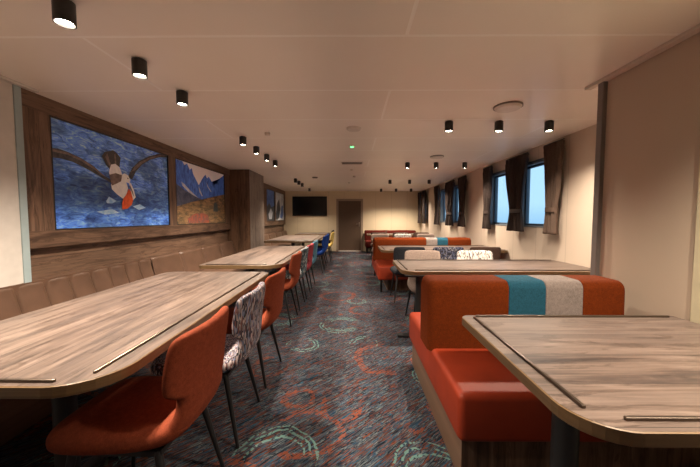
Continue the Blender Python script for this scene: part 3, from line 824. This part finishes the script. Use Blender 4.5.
banquette('tan banquette beyond the oak column', 7.32, 11.45, pitch=.8)

# ------------------------------------------------------------------ curtains
def curtain(label, y0, y1, mat, bell=1.0, tie=1.40, zb=1.09, ztop=2.225, narrow=.62, tied=True):
    yc = (y0 + y1) / 2; W = (y1 - y0); X = 2.515
    t = thing('curtain', label, 'curtain', (X, yc, 0), 0, 'curtains gathered beside the windows')
    bm = bmesh.new(); nu, nz = 72, 40; pleats = 6
    grid = []
    for iz in range(nz + 1):
        z = ztop + (zb - ztop) * iz / nz
        if z > tie:
            k = (z - tie) / (ztop - tie); w = narrow + (1 - narrow) * (k ** .9); sm = .55 + .45 * k
        else:
            k = (tie - z) / (tie - zb); w = narrow + .16 * k; sm = .55 + .35 * k
        row = []
        for iu in range(nu + 1):
            u = iu / nu
            ph = u * pleats * 2 * PI + .5 * math.sin(3 * z) + W * 9
            dx = .030 * sm * math.sin(ph) + .010 * math.sin(2.3 * ph + 4 * z)
            if z > ztop - .07: dx *= .8
            row.append(bm.verts.new((dx, (u - .5) * W * w + .008 * math.sin(ph * .5 + 6 * z), z)))
        grid.append(row)
    for a, b2 in zip(grid, grid[1:]):
        for i in range(nu): bm.faces.new((a[i], a[i + 1], b2[i + 1], b2[i]))
    o = link('cloth', bm, mat, t)
    md = o.modifiers.new('thickness', 'SOLIDIFY'); md.thickness = .004
    bm = bmesh.new(); tube(bm, (.0, -W / 2, ztop + .008), (.0, W / 2, ztop + .008), .008, .008, 10); link('heading_rail', bm, M['black'], t)
    if tied:
        bm = bmesh.new(); rings = []
        for z, rr in ((tie + .03, .0), (tie + .03, 1), (tie - .03, 1), (tie - .03, .0)):
            hw, ht = W * narrow / 2 + .008, .042
            rr = 1 if rr else .93
            rings.append([(ht * rr * math.sin(a), hw * rr * math.cos(a), z) for a in [2 * PI * i / 24 for i in range(24)]])
        loft(bm, rings); link('tieback', bm, mat, t)
    return t
curtain('brown curtain closest to the cream partition, tied near its foot', 3.63, 4.0, M['curtain_brown'], narrow=.55)
curtain('broad dark curtain between the two nearest window panes', 4.36, 4.93, M['curtain_dark'], narrow=.60)
curtain('narrow dark curtain on the far side of the nearest window pair', 5.46, 5.80, M['curtain_dark'], narrow=.7)
curtain('dark curtain on the near side of the second window pair', 6.70, 7.14, M['curtain_dark'], narrow=.75)
curtain('dark curtain between the panes of the second window pair', 7.47, 8.10, M['curtain_dark'], narrow=.72)
curtain('slim dark curtain on the far side of the second window pair', 8.72, 9.18, M['curtain_dark'], narrow=.8)
curtain('dark curtain on the near side of the farthest window', 10.3, 10.72, M['curtain_dark'], narrow=.85)
curtain('dark curtain in the far corner beside the last window', 11.08, 11.42, M['curtain_dark'], narrow=.85)

# ------------------------------------------------------------------ ceiling fittings
WARM = (1.0, .83, .65)
POWER = 74
def downlight(label, x, y, group, power=POWER, visible=True):
    t = thing('ceiling_downlight', label, 'ceiling light', (x, y, HC), 0, group)
    R_, h = .042, .105
    bm = bmesh.new()
    lathe(bm, [(0, 0), (.03, 0), (.03, -.006), (R_, -.007), (R_, -h), (R_ - .005, -h), (R_ - .008, -h + .014), (0, -h + .014)], 32)
    link('housing', bm, M['lamp_black'], t)
    bm = bmesh.new(); lathe(bm, [(0, -h + .0125), (R_ - .010, -h + .0125), (R_ - .012, -h + .009), (0, -h + .007)], 24)
    link('lens', bm, M['lens'], t)
    l = bpy.data.lights.new('downlight_beam', 'SPOT'); l.energy = power; l.color = WARM; l.spot_size = math.radians(132); l.spot_blend = 1.0; l.shadow_soft_size = .03
    lo = bpy.data.objects.new('downlight_beam', l); COL.objects.link(lo); lo.parent = t; lo.location = (0, 0, -h - .012)
    return t
GD = 'black surface downlights over the long tables'
for y, lb in ((.30, 'black cylinder downlight behind the one at the picture edge'), (1.43, 'black cylinder downlight, the largest, over the near end of the long table'), (1.95, 'black cylinder downlight second in line over the first long table'), (2.43, 'black cylinder downlight third in line over the first long table'),
              (3.76, 'first black cylinder downlight of four over the second long table'), (4.28, 'second black cylinder downlight of four over the second long table'), (4.80, 'third black cylinder downlight of four over the second long table'), (5.32, 'last black cylinder downlight of four over the second long table'),
              (7.75, 'first black cylinder downlight over the table past the oak column'), (8.25, 'second black cylinder downlight past the oak column'), (8.8, 'third black cylinder downlight past the oak column'), (10.3, 'black cylinder downlight closest to the television')):
    if y > .5: downlight(lb, (-1.33 if y < 1.5 else -1.35) if y < 6 else -1.45, y, GD)
GS = 'black surface downlights on the window side'
rows = [(3.19, 'over the table behind the first striped bench'), (5.53, 'over the table before the second striped bench'), (8.05, 'over the chairs behind the second striped bench'), (10.5, 'closest to the far wall')]
cols = [(1.01, 'aisle-side'), (1.53, 'middle'), (2.05, 'window-side')]
for y, a in rows:
    for x, b2 in cols:
        downlight('%s black cylinder downlight of three %s' % (b2, a), x, y, GS)
def lamp_only(x, y):
    """unseen spot without a fitting, added out of view to extend the lamp rows"""
    l = bpy.data.lights.new('unseen_spot', 'SPOT'); l.energy = POWER; l.color = WARM; l.spot_size = math.radians(132); l.spot_blend = 1.0; l.shadow_soft_size = .03
    lo = bpy.data.objects.new('unseen_spot', l); COL.objects.link(lo); lo.location = (x, y, HC - .12)
for p in ((1.01, .75), (1.53, .75), (-1.33, .9)):  # added light above the near tables, no fittings modelled
    lamp_only(*p)

def ceiling_disc(name, label, cat, x, y, r, h, mat, rim=None, group=None):
    t = thing(name, label, cat, (x, y, HC), 0, group)
    bm = bmesh.new(); lathe(bm, [(0, 0), (r, 0), (r, -h * .4), (r * .86, -h), (r * .4, -h * 1.05), (0, -h * 1.05)], 32); link('cover', bm, mat, t)
    if rim:
        bm = bmesh.new(); lathe(bm, [(r * .98, 0), (r * 1.05, 0), (r * 1.05, -h * .45), (r * .98, -h * .45)], 32); link('rim', bm, rim, t)
    return t
ceiling_disc('ceiling_speaker', 'grey round ceiling speaker over the aisle, cut by the picture top', 'speaker', .06, 1.30, .115, .012, M['vent'])
ceiling_disc('smoke_detector', 'pale domed detector on the ceiling over the aisle', 'detector', .02, 3.42, .085, .022, M['white_plastic'])
ceiling_disc('air_diffuser', 'round air diffuser with dark rim near the brown curtain', 'vent', 1.40, 2.76, .115, .03, M['white_plastic'], M['vent'], 'round ceiling diffusers')
ceiling_disc('air_diffuser', 'smaller-looking round air diffuser between the two rows of downlights', 'vent', 1.39, 4.98, .105, .03, M['white_plastic'], M['vent'], 'round ceiling diffusers')
t = ceiling_disc('exit_sensor', 'small ceiling sensor glowing green over the aisle', 'sensor', 0.0, 4.25, .045, .015, M['white_plastic'])
bm = bmesh.new(); lathe(bm, [(0, -.016), (.026, -.016), (.026, -.021), (0, -.023)], 16); link('indicator', bm, M['green_led'], t)
for x, y, lb in ((0, 6.3, 'tiny white sprinkler over the aisle near the grille'), (.05, 7.3, 'tiny white sprinkler over the middle of the aisle'), (-.08, 8.6, 'tiny white sprinkler over the aisle nearer the door'), (-1.0, 3.6, 'tiny white sprinkler beside the long table downlights')):
    ceiling_disc('sprinkler', lb, 'sprinkler', x, y, .035, .03, M['white_plastic'], None, 'ceiling sprinklers')
ceiling_disc('smoke_detector', 'small grey detector before the television', 'detector', -.92, 7.5, .07, .025, M['vent'])
t = thing('ceiling_grille', 'dark rectangular air grille in the ceiling over the aisle', 'vent', (0, 5.55, HC))
bm = bmesh.new(); box(bm, -.2, .2, -.1, .1, -.008, 0, .003); link('grille_frame', bm, M['white_plastic'], t)
for k in range(7):
    bm = bmesh.new(); box(bm, -.18, .18, -.085 + k * .025, -.07 + k * .025, -.014, -.008); link('slat', bm, M['vent'], t, False)

# ------------------------------------------------------------------ daylight, camera, render look
w = bpy.data.worlds.new('daylight'); scene.world = w; w.use_nodes = True
nt = w.node_tree; bg = nt.nodes['Background']
tc = nt.nodes.new('ShaderNodeTexCoord'); sp = nt.nodes.new('ShaderNodeSeparateXYZ'); nt.links.new(tc.outputs['Generated'], sp.inputs[0])
cr = ramp(nt, math_node(nt, 'MULTIPLY_ADD', sp.outputs[2], .5, .5), [(.40, (.22, .36, .50)), (.49, (.42, .62, .80)), (.52, (.62, .80, .95)), (.8, (.55, .76, .95))])
nt.links.new(cr, bg.inputs[0]); bg.inputs[1].default_value = .62

cam = bpy.data.cameras.new('camera'); cam.sensor_width = 36; cam.lens = 300 / 700 * 36; cam.clip_start = .05
co = bpy.data.objects.new('camera', cam); COL.objects.link(co); scene.camera = co
co.location = (0, 0, 1.3)
co.rotation_euler = (PI / 2 - math.atan(16 / 300), 0, math.atan(2 / 300))

scene.view_settings.view_transform = 'Standard'; scene.view_settings.look = 'None'
scene.view_settings.gamma = 1; scene.view_settings.use_curve_mapping = False
scene.view_settings.exposure = 1.14
cy = scene.cycles
cy.use_denoising = True; cy.max_bounces = 10; cy.diffuse_bounces = 6; cy.sample_clamp_indirect = 6
